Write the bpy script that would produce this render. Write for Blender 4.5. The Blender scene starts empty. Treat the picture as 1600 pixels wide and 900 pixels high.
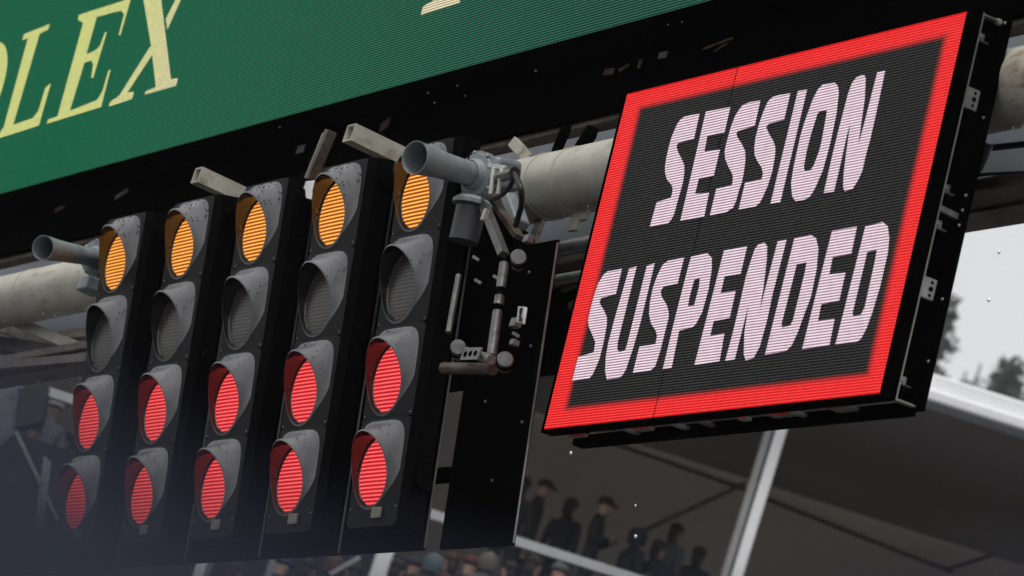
import bpy, bmesh, math, random
from mathutils import Vector as V, Matrix
random.seed(7)
S = bpy.context.scene
COL = S.collection
R = math.radians

# ------------------------------------------------------------------ camera
# calibrated from the parallel edges of the two screens and the five lamp columns
RIGHT = V((0.4907, 0.8185, 0.2984)); DOWN = V((-0.0839, 0.3853, -0.9190)); FWD = V((-0.8673, 0.4259, 0.2574))
FWD.normalize(); RIGHT = (RIGHT - FWD * RIGHT.dot(FWD)).normalized(); DOWN = FWD.cross(RIGHT)
FPX = 6325.7
EYE = V((0, 0, 1.6))
cam_d = bpy.data.cameras.new('camera'); cam = bpy.data.objects.new('camera', cam_d); COL.objects.link(cam)
m = Matrix.Identity(4)
for i in range(3):
    m[i][0] = RIGHT[i]; m[i][1] = -DOWN[i]; m[i][2] = -FWD[i]; m[i][3] = EYE[i]
cam.matrix_world = m
cam_d.sensor_width = 36; cam_d.lens = FPX / 1600 * 36
cam_d.clip_start = 0.05; cam_d.clip_end = 3000
cam_d.dof.use_dof = True; cam_d.dof.focus_distance = 15.8; cam_d.dof.aperture_fstop = 5.0
S.camera = cam

# ------------------------------------------------------------------ world and sun (overcast)
S.view_settings.view_transform = 'Standard'; S.view_settings.look = 'None'
S.view_settings.exposure = 0; S.view_settings.gamma = 1
W = bpy.data.worlds.new('World'); S.world = W; W.use_nodes = True
SUN_EL, SUN_AZ = R(68), R(140)
def build_world():
    nt = W.node_tree; nt.nodes.clear()
    out = nt.nodes.new('ShaderNodeOutputWorld'); bg = nt.nodes.new('ShaderNodeBackground')
    sky = nt.nodes.new('ShaderNodeTexSky'); sky.sky_type = 'NISHITA'; sky.sun_disc = False
    sky.sun_elevation = SUN_EL; sky.sun_rotation = SUN_AZ; sky.dust_density = 5
    hs = nt.nodes.new('ShaderNodeHueSaturation'); hs.inputs['Saturation'].default_value = 0.12
    nz = nt.nodes.new('ShaderNodeTexNoise'); nz.inputs['Scale'].default_value = 2.2; nz.inputs['Detail'].default_value = 3
    rp = nt.nodes.new('ShaderNodeValToRGB')
    rp.color_ramp.elements[0].position = 0.25; rp.color_ramp.elements[0].color = (7.6, 7.8, 8.0, 1)
    rp.color_ramp.elements[1].position = 0.75; rp.color_ramp.elements[1].color = (8.8, 8.9, 9.0, 1)
    mx = nt.nodes.new('ShaderNodeMix'); mx.data_type = 'RGBA'; mx.inputs[0].default_value = 0.88
    L = nt.links.new
    L(sky.outputs[0], hs.inputs['Color']); L(hs.outputs[0], mx.inputs[6])
    L(nz.outputs[0], rp.inputs[0]); L(rp.outputs[0], mx.inputs[7])
    L(mx.outputs[2], bg.inputs[0]); bg.inputs[1].default_value = 0.1
    L(bg.outputs[0], out.inputs[0])
build_world()
sun_d = bpy.data.lights.new('sun', 'SUN'); sun = bpy.data.objects.new('sun', sun_d); COL.objects.link(sun)
sun_d.energy = 1.5; sun_d.angle = R(20); sun_d.color = (1, 0.97, 0.93)
sd = V((math.sin(SUN_AZ) * math.cos(SUN_EL), math.cos(SUN_AZ) * math.cos(SUN_EL), math.sin(SUN_EL)))
sun.rotation_euler = sd.to_track_quat('Z', 'Y').to_euler()

# ------------------------------------------------------------------ helpers
def ray(px, py): return RIGHT * ((px - 800) / FPX) + DOWN * ((py - 450) / FPX) + FWD
def at(px, py, Y):                     # point on the vertical plane at depth Y
    v = ray(px, py); return EYE + v * (Y / v.y)
def at_z(px, py, z):
    v = ray(px, py); return EYE + v * ((z - 1.6) / v.z)
BAZ = R(-62); BF = V((math.sin(BAZ), math.cos(BAZ), 0)); BR = V((math.cos(BAZ), -math.sin(BAZ), 0))
def at_d(px, py, D):                   # point at horizontal distance D, facing the grandstand
    v = ray(px, py); return EYE + v * (D / v.dot(BF))
def at_plane(px, py, o, n):
    v = ray(px, py); return EYE + v * ((o - EYE).dot(n) / v.dot(n))

def nset(n, **k):
    for a, b in k.items(): n.inputs[a.replace('_', ' ')].default_value = b
def mat(name, c, rough=0.6, metal=0.0, var=0.25, scale=6.0, bump=0.0, bscale=40.0, spec=0.5, c2=None, tint=None, coat=0.0, trans=0.0):
    M = bpy.data.materials.new(name); M.use_nodes = True; nt = M.node_tree; L = nt.links.new
    b = nt.nodes['Principled BSDF']; nset(b, Roughness=rough, Metallic=metal)
    b.inputs['Specular IOR Level'].default_value = spec; b.inputs['Coat Weight'].default_value = coat
    tc = nt.nodes.new('ShaderNodeTexCoord')
    nz = nt.nodes.new('ShaderNodeTexNoise'); nset(nz, Scale=scale, Detail=6, Roughness=0.65)
    oi = nt.nodes.new('ShaderNodeObjectInfo'); va = nt.nodes.new('ShaderNodeVectorMath'); va.operation = 'MULTIPLY_ADD'
    va.inputs[1].default_value = (31, 17, 23); L(oi.outputs['Random'], va.inputs[0]); L(tc.outputs['Object'], va.inputs[2])
    L(va.outputs[0], nz.inputs['Vector'])
    rp = nt.nodes.new('ShaderNodeValToRGB')
    d = c2 if c2 else tuple(x * (1 - var) for x in c)
    e = c if c2 else tuple(min(1, x * (1 + var)) for x in c)
    rp.color_ramp.elements[0].position = 0.35; rp.color_ramp.elements[0].color = (*d, 1)
    rp.color_ramp.elements[1].position = 0.65; rp.color_ramp.elements[1].color = (*e, 1)
    L(nz.outputs[0], rp.inputs[0]); L(rp.outputs[0], b.inputs['Base Color'])
    mr = nt.nodes.new('ShaderNodeMapRange'); mr.inputs[3].default_value = max(0.02, rough - 0.12); mr.inputs[4].default_value = min(1, rough + 0.12)
    L(nz.outputs[0], mr.inputs[0]); L(mr.outputs[0], b.inputs['Roughness'])
    if bump:
        n2 = nt.nodes.new('ShaderNodeTexNoise'); nset(n2, Scale=bscale, Detail=3)
        L(tc.outputs['Object'], n2.inputs['Vector'])
        bp = nt.nodes.new('ShaderNodeBump'); bp.inputs['Strength'].default_value = bump; bp.inputs['Distance'].default_value = 0.01
        L(n2.outputs[0], bp.inputs['Height']); L(bp.outputs[0], b.inputs['Normal'])
    if trans:
        tr = nt.nodes.new('ShaderNodeBsdfTranslucent'); ad = nt.nodes.new('ShaderNodeMixShader'); ad.inputs[0].default_value = trans
        L(rp.outputs[0], tr.inputs[0]); L(b.outputs[0], ad.inputs[1]); L(tr.outputs[0], ad.inputs[2])
        L(ad.outputs[0], nt.nodes['Material Output'].inputs[0])
    return M
def rust_mat(name, c, rust, amount=0.62, streak=(3, 3, 12), rough=0.5):
    M = mat(name, c, rough, 0, 0.12, 5, 0.12, 30); nt = M.node_tree; L = nt.links.new
    b = nt.nodes['Principled BSDF']; base = b.inputs['Base Color'].links[0].from_socket
    tc = nt.nodes.new('ShaderNodeTexCoord'); mp = nt.nodes.new('ShaderNodeMapping'); mp.inputs['Scale'].default_value = streak
    nz = nt.nodes.new('ShaderNodeTexNoise'); nset(nz, Scale=1.4, Detail=9, Roughness=0.72)
    L(tc.outputs['Object'], mp.inputs[0]); L(mp.outputs[0], nz.inputs['Vector'])
    rp = nt.nodes.new('ShaderNodeValToRGB'); rp.color_ramp.elements[0].position = amount - 0.06; rp.color_ramp.elements[1].position = amount + 0.1
    L(nz.outputs[0], rp.inputs[0])
    mx = nt.nodes.new('ShaderNodeMix'); mx.data_type = 'RGBA'; mx.inputs[7].default_value = (*rust, 1)
    L(rp.outputs[0], mx.inputs[0]); L(base, mx.inputs[6]); L(mx.outputs[2], b.inputs['Base Color'])
    return M

def math_n(nt, op, a, b=None, c=None):
    n = nt.nodes.new('ShaderNodeMath'); n.operation = op
    for i, x in enumerate((a, b, c)):
        if x is None: continue
        if isinstance(x, (int, float)): n.inputs[i].default_value = x
        else: nt.links.new(x, n.inputs[i])
    return n.outputs[0]
def mixc(nt, f, a, b):
    n = nt.nodes.new('ShaderNodeMix'); n.data_type = 'RGBA'
    for i, x in ((0, f), (6, a), (7, b)):
        if isinstance(x, (int, float)): n.inputs[i].default_value = x
        elif isinstance(x, tuple): n.inputs[i].default_value = (*x, 1)
        else: nt.links.new(x, n.inputs[i])
    return n.outputs[2]
def led_base(name, pitch, sharp_r=1.0, sharp_c=1.0):
    """dot-matrix: returns material, tree, x and z sockets, row mask, dot mask"""
    M = bpy.data.materials.new(name); M.use_nodes = True; nt = M.node_tree
    tc = nt.nodes.new('ShaderNodeTexCoord'); sp = nt.nodes.new('ShaderNodeSeparateXYZ'); nt.links.new(tc.outputs['Object'], sp.inputs[0])
    x, z = sp.outputs[0], sp.outputs[2]
    def wave(s, sharp):
        c = math_n(nt, 'COSINE', math_n(nt, 'MULTIPLY', s, 2 * math.pi / pitch))
        return math_n(nt, 'POWER', math_n(nt, 'MULTIPLY_ADD', c, 0.5, 0.5), sharp)
    row = wave(z, sharp_r); col = wave(x, sharp_c)
    return M, nt, x, z, row, math_n(nt, 'MULTIPLY', row, col)
def led_finish(M, nt, em, strength, diffuse=None, rough=0.6, noise=22, amp=0.55):
    b = nt.nodes['Principled BSDF']; b.inputs['Roughness'].default_value = rough; b.inputs['Specular IOR Level'].default_value = 0.02
    if diffuse is None: b.inputs['Base Color'].default_value = (0.003, 0.003, 0.003, 1)
    else: nt.links.new(diffuse, b.inputs['Base Color'])
    tc = nt.nodes.new('ShaderNodeTexCoord'); nz = nt.nodes.new('ShaderNodeTexNoise'); nset(nz, Scale=noise, Detail=4, Roughness=.8); nt.links.new(tc.outputs['Object'], nz.inputs['Vector'])
    st = math_n(nt, 'MULTIPLY', math_n(nt, 'MULTIPLY_ADD', nz.outputs[0], amp, 1 - amp / 2), strength)
    nt.links.new(em, b.inputs['Emission Color']); nt.links.new(st, b.inputs['Emission Strength'])

class MB:
    def __init__(s): s.v = []; s.f = []; s.sm = []; s.mi = []
    def add(s, vs, fs, smooth=False, mi=0):
        o = len(s.v); s.v += [V(p) for p in vs]; s.f += [tuple(i + o for i in f) for f in fs]
        s.sm += [smooth] * len(fs); s.mi += [mi] * len(fs); return s
    def box(s, c, d, rot=None, mi=0, taper=1.0):
        c = V(c); vs = []
        for z in (-.5, .5):
            for x, y in ((-.5, -.5), (.5, -.5), (.5, .5), (-.5, .5)):
                k = taper if z > 0 else 1
                p = V((x * d[0] * k, y * d[1] * k, z * d[2])); vs.append(c + (rot @ p if rot else p))
        return s.add(vs, [(3, 2, 1, 0), (4, 5, 6, 7), (0, 1, 5, 4), (1, 2, 6, 5), (2, 3, 7, 6), (3, 0, 4, 7)], False, mi)
    def bar(s, a, b, w, h, up=V((0, 0, 1)), mi=0):
        a, b = V(a), V(b); z = (b - a).normalized(); x = up.cross(z)
        if x.length < 1e-4: x = V((1, 0, 0))
        x.normalize(); y = z.cross(x)
        rot = Matrix((x, y, z)).transposed()
        return s.box((a + b) / 2, (w, h, (b - a).length), rot, mi)
    def tube(s, pts, r, n=16, cap=True, mi=0):
        pts = [V(p) for p in pts]; rs = r if isinstance(r, (list, tuple)) else [r] * len(pts)
        vs = []; fs = []; px = None
        for i, p in enumerate(pts):
            t = (pts[min(i + 1, len(pts) - 1)] - pts[max(i - 1, 0)])
            if t.length < 1e-9: t = V((0, 0, 1))
            t.normalize()
            if px is None:
                px = V((0, 0, 1)).cross(t)
                if px.length < 1e-3: px = V((1, 0, 0))
            px = (px - t * px.dot(t)).normalized(); py = t.cross(px)
            for k in range(n):
                a = 2 * math.pi * k / n; vs.append(p + (px * math.cos(a) + py * math.sin(a)) * rs[i])
        for i in range(len(pts) - 1):
            for k in range(n):
                fs.append((i * n + k, i * n + (k + 1) % n, (i + 1) * n + (k + 1) % n, (i + 1) * n + k))
        s.add(vs, fs, True, mi)
        if cap:
            o = len(s.v) - len(vs)
            s.f.append(tuple(o + k for k in reversed(range(n)))); s.f.append(tuple(o + (len(pts) - 1) * n + k for k in range(n)))
            s.sm += [False, False]; s.mi += [mi, mi]
        return s
    def lathe(s, a, d, prof, n=32, mi=0):            # profile (distance along d, radius)
        a, d = V(a), V(d).normalized(); px = d.orthogonal().normalized(); py = d.cross(px); vs = []; fs = []
        for t, r in prof:
            for k in range(n):
                q = 2 * math.pi * k / n; vs.append(a + d * t + (px * math.cos(q) + py * math.sin(q)) * r)
        for i in range(len(prof) - 1):
            for k in range(n): fs.append((i * n + k, i * n + (k + 1) % n, (i + 1) * n + (k + 1) % n, (i + 1) * n + k))
        return s.add(vs, fs, True, mi)
    def poly(s, pts, mi=0): return s.add(pts, [tuple(range(len(pts)))], False, mi)
    def prism(s, pts, d, mi=0):                      # closed outline pushed along d
        n = len(pts); pts = [V(p) for p in pts]; d = V(d)
        fs = [tuple(range(n)), tuple(n + i for i in reversed(range(n)))] + [(i, i + n, (i + 1) % n + n, (i + 1) % n) for i in range(n)]
        return s.add(pts + [p + d for p in pts], fs, False, mi)
    def ball(s, c, r, sub=1, mi=0, sc=(1, 1, 1)):
        b = bmesh.new(); bmesh.ops.create_icosphere(b, subdivisions=sub, radius=1)
        vs = [V(c) + V((v.co.x * r * sc[0], v.co.y * r * sc[1], v.co.z * r * sc[2])) for v in b.verts]
        fs = [tuple(v.index for v in f.verts) for f in b.faces]; b.free(); return s.add(vs, fs, True, mi)
    def build(s, name, m, parent=None, org=None, bevel=0, fix=True):
        o0 = V(org) if org is not None else (parent.location if parent and parent.type == 'EMPTY' and not parent.get('local') else V((0, 0, 0)))
        me = bpy.data.meshes.new(name); me.from_pydata([p - o0 for p in s.v], [], s.f)
        for mm in (m if isinstance(m, (list, tuple)) else [m]): me.materials.append(mm)
        me.polygons.foreach_set('use_smooth', [True] * len(s.f)); me.polygons.foreach_set('material_index', s.mi)
        if fix:
            b = bmesh.new(); b.from_mesh(me); bmesh.ops.recalc_face_normals(b, faces=b.faces); b.to_mesh(me); b.free()
        me.update(); me.set_sharp_from_angle(angle=R(38))
        o = bpy.data.objects.new(name, me); COL.objects.link(o)
        if parent: o.parent = parent
        elif org is not None: o.location = o0
        if bevel:
            bv = o.modifiers.new('bevel', 'BEVEL'); bv.width = bevel; bv.segments = 2; bv.limit_method = 'ANGLE'; bv.harden_normals = False
        return o
def tag(o, label=None, cat=None, group=None, kind=None):
    if label: o['label'] = label
    if cat: o['category'] = cat
    if group: o['group'] = group
    if kind: o['kind'] = kind
    return o
def thing(name, loc, label, cat, group=None):
    o = bpy.data.objects.new(name, None); o.location = loc; o.empty_display_size = 0.1; COL.objects.link(o)
    return tag(o, label, cat, group)

# ------------------------------------------------------------------ materials
BLACK_METAL = mat('black_painted_steel', (0.0016, 0.0016, 0.0016), 0.7, 0, 0.4, 8, 0.1, 60, 0.0)
SKYLIT_PLASTIC = mat('skylit_wet_plastic', (0.175, 0.175, 0.184), 0.36, 0, 0.26, 5, 0.06, 160, 0.5)  # hoods lightened above the black face plates to paint sky light on them
FACE_PLASTIC = mat('black_wet_plastic', (0.010, 0.010, 0.011), 0.36, 0, 0.3, 7, 0.08, 120, 0.05)
GLOSS_BLACK = mat('glossy_black_plastic', (0.006, 0.006, 0.006), 0.13, 0, 0.3, 10, 0.10, 30, 1.0)
CREAM = rust_mat('cream_painted_steel', (0.53, 0.51, 0.43), (0.23, 0.16, 0.09), 0.60, (2.2, 6, 6))
CREAM_DIRTY = rust_mat('weathered_cream_steel', (0.42, 0.40, 0.33), (0.10, 0.06, 0.035), 0.58, (4, 9, 4))
BROWN_STEEL = rust_mat('dirty_brown_steel', (0.12, 0.10, 0.075), (0.05, 0.03, 0.02), 0.5, (4, 6, 6))
GREY_PAINT = mat('grey_hammered_paint', (0.24, 0.265, 0.28), 0.42, 0, 0.18, 14, 0.15, 120, 0.5)
GALV = mat('galvanised_steel', (0.34, 0.345, 0.34), 0.42, 0.5, 0.25, 18, 0.1, 80)
STEEL = mat('dull_steel', (0.22, 0.22, 0.21), 0.4, 0.6, 0.25, 12, 0.05, 60)
PALE_PLATE = mat('pale_plate', (0.5, 0.5, 0.48), 0.5, 0.1, 0.15, 20)
BEIGE = mat('beige_label', (0.25, 0.225, 0.19), 0.6, 0, 0.1, 30)
RUBBER = mat('black_cable_rubber', (0.012, 0.012, 0.012), 0.45, 0, 0.2, 30)
WATER = mat('water_drop', (0.75, 0.78, 0.8), 0.05, 0, 0.02, 3, 0, 1, 0.8)
WHITE_ALU = mat('white_aluminium', (0.88, 0.885, 0.89), 0.4, 0, 0.04, 3, 0.03, 30)
GREY_ALU = mat('grey_aluminium', (0.30, 0.30, 0.30), 0.45, 0, 0.1, 3)

# ================================================================== SETTING
m_asphalt = mat('wet_asphalt', (0.05, 0.05, 0.052), 0.45, 0, 0.3, 0.6, 0.2, 30)
m_grass = mat('hill_grass', (0.05, 0.075, 0.035), 0.9, 0, 0.4, 0.15, 0.3, 2)
g = MB(); N = 24
g.poly([(-900, -900, 0), (900, -900, 0), (900, 900, 0), (-900, 900, 0)])
tag(g.build('ground', m_asphalt), kind='structure')
# wooded hill behind the grandstand
hv = []; hf = []
NX, NY = 40, 20
for j in range(NY + 1):
    for i in range(NX + 1):
        lat = -220 + 440 * i / NX; D = 190 + 160 * j / NY
        z = 62 * (1 - math.exp(-((D - 190) / 22))) - 0.05 + 1.6 * math.sin(lat * .06) * min(1, (D - 190) / 30) + 5 * (j / NY)
        p = BF * D + BR * lat; hv.append((p.x, p.y, max(-0.3, z - (0.25 if j == 0 else 0))))
for j in range(NY):
    for i in range(NX): a = j * (NX + 1) + i; hf.append((a, a + 1, a + NX + 2, a + NX + 1))
tag(MB().add(hv, hf, True).build('hill', m_grass), kind='structure')

# ================================================================== BIG GREEN SCREEN
SY = 6.95; SZ0 = 1.6 + 5.345; SZ1 = SZ0 + 2.3; SX0, SX1 = -26, -8.5; SDEP = 0.24; SKZ = 1.6 + 5.085
scr = thing('video_screen', (-15.0, SY, SZ0), 'huge green dot matrix screen with gold serif letters across the top left', 'screen')
def gz(x, z): return (x, SY, z)
P_G = 0.0132
def green_face():
    M, nt, x, z, row, dot = led_base('green_led_face', P_G, 2.4, 1.0)
    tx = math_n(nt, 'MULTIPLY_ADD', x, 1 / 5.5, 0.85)          # 0 at the left of the picture, 1 to the right
    cl = nt.nodes.new('ShaderNodeClamp'); nt.links.new(tx, cl.inputs[0]); t = cl.outputs[0]
    gap = mixc(nt, t, (0.0, 0.026, 0.011), (0.0, 0.012, 0.007))
    lit = mixc(nt, t, (0.010, 0.25, 0.115), (0.085, 0.37, 0.25))
    lm = mixc(nt, t, row, dot)
    sp = nt.nodes.new('ShaderNodeSeparateColor'); nt.links.new(lm, sp.inputs[0])
    led_finish(M, nt, mixc(nt, sp.outputs[0], gap, lit), 1.0)
    return M
def gold_face():
    M, nt, x, z, row, dot = led_base('gold_led_face', P_G, 0.8, 1.0)
    tx = math_n(nt, 'MULTIPLY_ADD', x, 1 / 1.7, 2.8)
    cl = nt.nodes.new('ShaderNodeClamp'); nt.links.new(tx, cl.inputs[0])
    lit = mixc(nt, cl.outputs[0], (0.95, 0.95, 0.36), (1.0, 0.90, 0.62))
    gap = mixc(nt, cl.outputs[0], (0.13, 0.20, 0.04), (0.17, 0.13, 0.06))
    led_finish(M, nt, mixc(nt, row, gap, lit), 1.0)
    return M
M_GREEN, M_GOLD = green_face(), gold_face()
MB().poly([gz(SX0, SZ0), gz(SX1, SZ0), gz(SX1, SZ1), gz(SX0, SZ1)]).build('led_face', M_GREEN, scr, fix=False)
# cabinet: back, top, ends and a bottom plate behind the face
c = MB()
c.box(((SX0 + SX1) / 2, SY + 0.004 + SDEP / 2, (SZ0 + SZ1) / 2 + 0.004), (SX1 - SX0, SDEP, SZ1 - SZ0))
c.build('cabinet', BLACK_METAL, scr)
MB().box(((SX0 + SX1) / 2, SY + SDEP - .02, (SKZ + SZ0) / 2), (SX1 - SX0, .03, SZ0 - SKZ)).build('rear_skirt', BLACK_METAL, scr)
# underside: ribs between the cabinets and the pale fixings seen from below
k = SX0 + 0.5
while k < SX1:
    MB().box((k, SY + SDEP / 2 + 0.02, SZ0 - 0.012), (0.03, SDEP - 0.08, 0.012)).build('underside_rib', BLACK_METAL, scr); k += 0.96
for x0, y0, w, d in ((93, 326, .16, .05), (190, 303, .2, .06), (952, 112, .12, .07), (975, 106, .1, .03), (1036, 86, .09, .07), (1122, 68, .3, .02), (1126, 74, .12, .012), (470, 233, .11, .10), (602, 195, .12, .12), (1000, 100, .03, .1)):
    p = at_z(x0, y0, SZ0 - 0.02)
    if p.y < SY + SDEP - .06: bx = ((p.x, p.y, SZ0 - 0.018), (w * .75, d * .8, 0.014), Matrix.Rotation(random.uniform(-.2, .2), 3, 'Z'))
    else: p = at(x0, y0, SY + SDEP - .04); bx = ((p.x, p.y, p.z), (w * .7, .008, d * .4), Matrix.Rotation(random.uniform(-.3, .3), 3, 'Y'))
    MB().box(*bx).build('fixing_plate', STEEL if x0 in (1036, 470, 190) else BROWN_STEEL, scr, bevel=0.002)
GLY = {
 'L': [[(150,212),(312,150),(298,188),(248,210),(82,782),(205,738),(240,690),(285,545),(318,520),(243,783),(0,862),(-25,868),(15,805),(24,792),(175,236),(140,250)]],
 'E': [[(492,95),(820,-14),(752,222),(742,215),(775,90),(758,66),(605,105),(540,338),(600,312),(625,285),(655,205),(668,200),(582,488),(570,485),(582,400),(568,378),(528,392),(437,690),(560,645),(610,620),(640,570),(678,440),(692,432),(632,668),(292,775),(300,748),(360,725),(520,142),(488,125)]],
 'X': [[(890,-40),(1003,-40),(1068,492),(1112,490),(1100,535),(903,592),(912,568),(974,545),(945,290)],[(1108,-25),(1148,-40),(1046,185),(1036,118)],[(941,286),(956,335),(797,577),(838,575),(825,617),(680,665),(690,635),(745,598)]],
}
def screen_poly(mb, pts, off):
    mb.poly([at(px, py, SY - off) for px, py in pts])
for n, (ch, polys) in enumerate(GLY.items()):
    mb = MB()
    for q, pl in enumerate(polys): screen_poly(mb, [(a / 4, b / 4) for a, b in pl], 0.003 + 0.001 * q)
    mb.build('letter', M_GOLD, scr, fix=False)
mb = MB(); n = 48; ov = []
for i in range(n):
    a = 2 * math.pi * i / n
    for w, h in ((38, 1.0), (19, 0.93)): ov.append(at(-35 + w * math.cos(a) + 27 * h * math.sin(a), 151 - .298 * w * math.cos(a) - 85 * h * math.sin(a), SY - 0.003))
mb.add(ov, [(2 * i, (2 * i + 2) % (2 * n), (2 * i + 3) % (2 * n), 2 * i + 1) for i in range(n)]); mb.build('letter', M_GOLD, scr, fix=False)
mb = MB(); screen_poly(mb, [(657, 24), (661, 10), (678, 0), (686, -30), (712, -42), (706, -8), (724, -9), (718, 4)], 0.003); mb.build('letter', M_GOLD, scr, fix=False)

# ================================================================== GANTRY
gan = thing('steel_gantry', (-16, 7.2, 0), 'cream painted pipe gantry carrying both screens and the five lights', 'gantry')
PY, PZ, PR = 7.03, 1.6 + 4.696, 0.1375
MB().tube([(-26, PY, PZ), (-3.5, PY, PZ)], PR, 48).build('main_pipe', CREAM, gan)
for px, py in ((862, 290), (60, 450), (905, 280)):
    x = at(px, py, PY).x
    MB().tube([(x - .012, PY, PZ), (x + .012, PY, PZ)], PR + 0.004, 48).build('weld_band', CREAM, gan)
CY0, CZ0 = 7.1, 1.6 + 4.36
MB().box((-14.5, CY0 + .125, CZ0 + .028), (23, .25, .05)).build('lower_chord', BROWN_STEEL, gan, bevel=0.008)
MB().box((-14.5, CY0 + .185, CZ0 - .004), (23, .125, .012)).build('chord_flange', rust_mat('flange_steel', (0.2, 0.165, 0.12), (0.07, 0.05, 0.03), .55), gan)
MB().box((-15.5, SY + SDEP + .03, SKZ + .02), (17, .07, .09)).build('edge_beam', BROWN_STEEL, gan, bevel=0.006)
for x in (-26.5, -3.2):
    MB().box((x, PY, 3.6), (.9, .9, 7.2)).build('gantry_column', CREAM, gan, bevel=0.02)
MB().tube([(-26, 7.5, SZ1 - .1), (-3.5, 7.5, SZ1 - .1)], PR, 32).build('top_pipe', CREAM, gan)
for i in range(6):                     # hangers tying the screen box to the upper pipe
    x = -23 + i * 2.8
    MB().bar((x, SY + SDEP, SZ1 - .1), (x, 7.4, SZ1 - .1), .1, .1).build('hanger', CREAM_DIRTY, gan)
def dbar(a, b, Ya, Yb, w, h, name, m):
    return MB().bar(at(*a, Ya), at(*b, Yb), w, h).build(name, m, gan, bevel=0.004)
dbar((-10, 507), (128, 552), 7.3, 7.32, .07, .07, 'lattice_brace', CREAM_DIRTY)
dbar((25, 503), (150, 555), 7.16, 7.18, .10, .06, 'lattice_brace', CREAM_DIRTY)
dbar((-20, 536), (160, 566), 7.25, 7.3, .10, .08, 'lattice_brace', BROWN_STEEL)
dbar((-20, 575), (150, 560), 7.12, 7.12, .05, .05, 'lattice_brace', BROWN_STEEL)
dbar((90, 527), (140, 521), 7.2, 7.22, .05, .05, 'lattice_brace', CREAM_DIRTY)
dbar((517, 205), (482, 290), 6.93, 6.93, .05, .04, 'lattice_strut', BROWN_STEEL)
dbar((507, 208), (474, 290), 6.94, 6.94, .015, .02, 'lattice_strut', CREAM_DIRTY)
MB().prism([at(459, 285, 6.56), at(499, 281, 6.56), at(498, 314, 6.56), at(478, 309, 6.56), at(477, 296, 6.56)], (0, .02, 0)).build('corner_gusset', WHITE_ALU, gan)
dbar((925, 205), (905, 236), 7.05, 7.1, .05, .05, 'lattice_strut', BLACK_METAL)
dbar((885, 200), (868, 240), 7.05, 7.1, .04, .05, 'lattice_strut', BLACK_METAL)
dbar((802, 222), (828, 250), 7.02, 7.05, .03, .05, 'lattice_strut', CREAM_DIRTY)
# open ended square tubes reaching forward under the screen
def sq_tube(a, L_, size, Yn):
    p = at(*a, Yn); q = p + V((0.03, L_, 0)); t = .006; b = MB()
    for dx, dz, w, h in ((0, size / 2 - t / 2, size, t), (0, -size / 2 + t / 2, size, t), (size / 2 - t / 2, 0, t, size - 2 * t), (-size / 2 + t / 2, 0, t, size - 2 * t)):
        b.box(((p.x + q.x) / 2 + dx, (p.y + q.y) / 2, p.z + dz), (w, L_, h))
    b.box((p.x, p.y + .18, p.z), (size - 2 * t - .002, .01, size - 2 * t - .002))
    return b.build('outrigger_tube', CREAM, gan)
sq_tube((305, 274), .58, .075, 6.5)
sq_tube((543, 208), .58, .078, 6.5)
pm = at(890, 470, 7.32); mz0 = at(880, 575, 7.32).z; mz1 = at(890, 392, 7.32).z; MB().box((pm.x + .05, pm.y, (mz0 + mz1) / 2), (.42, .12, mz1 - mz0)).build('board_mast', BLACK_METAL, gan, bevel=.01)
for i in range(5):
    q = at(868 + i * 11, 425 + i * 27, 7.2); MB().bar(q, q + V((.18, .02, .05)), .02, .03).build('mast_lug', BROWN_STEEL, gan)
# slim second pipe to the left of the lit sign and the mast beneath the main pipe
MB().tube([at(868, 390, 7.0), at(868, 390, 7.0) + V((1.4, 0, 0))], .033, 20).build('side_pipe', STEEL, gan)
MB().tube([at(872, 437, 7.0), at(872, 437, 7.0) + V((1.2, 0, 0))], .022, 16).build('side_pipe', STEEL, gan)
for px, py, s in ((842, 352, .06), (900, 345, .07), (835, 374, .05), (915, 333, .05)):
    MB().box(at(px, py, 7.05), (s, .02, s * 1.3)).build('gusset', CREAM_DIRTY, gan, bevel=0.003)
# grey rain cover hung behind the pipes
m_cover = mat('grey_translucent_sheet', (0.62, 0.64, 0.67), 0.6, 0, 0.12, 1.2, 0.1, 4, trans=0.65)
cov = MB(); NXC = 60
for side in (0,):
    vs = []; 
    for i in range(NXC + 1):
        x = -30 + 26 * i / NXC
        for j, z in enumerate((CZ0 + .62, CZ0 + .9, SZ0 + 1.2)): vs.append((x, 8.2 + .02 * math.sin(i * 1.7 + j), z))
    fs = []
    for i in range(NXC):
        for j in range(2): a = i * 3 + j; fs.append((a, a + 3, a + 4, a + 1))
    cov.add(vs, fs, True)
o = cov.build('rain_sheet', m_cover, fix=False); so = o.modifiers.new('thick', 'SOLIDIFY'); so.thickness = 0.004
tag(o, 'plain grey sheet hung behind the main pipe of the gantry', 'sheet')

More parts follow.
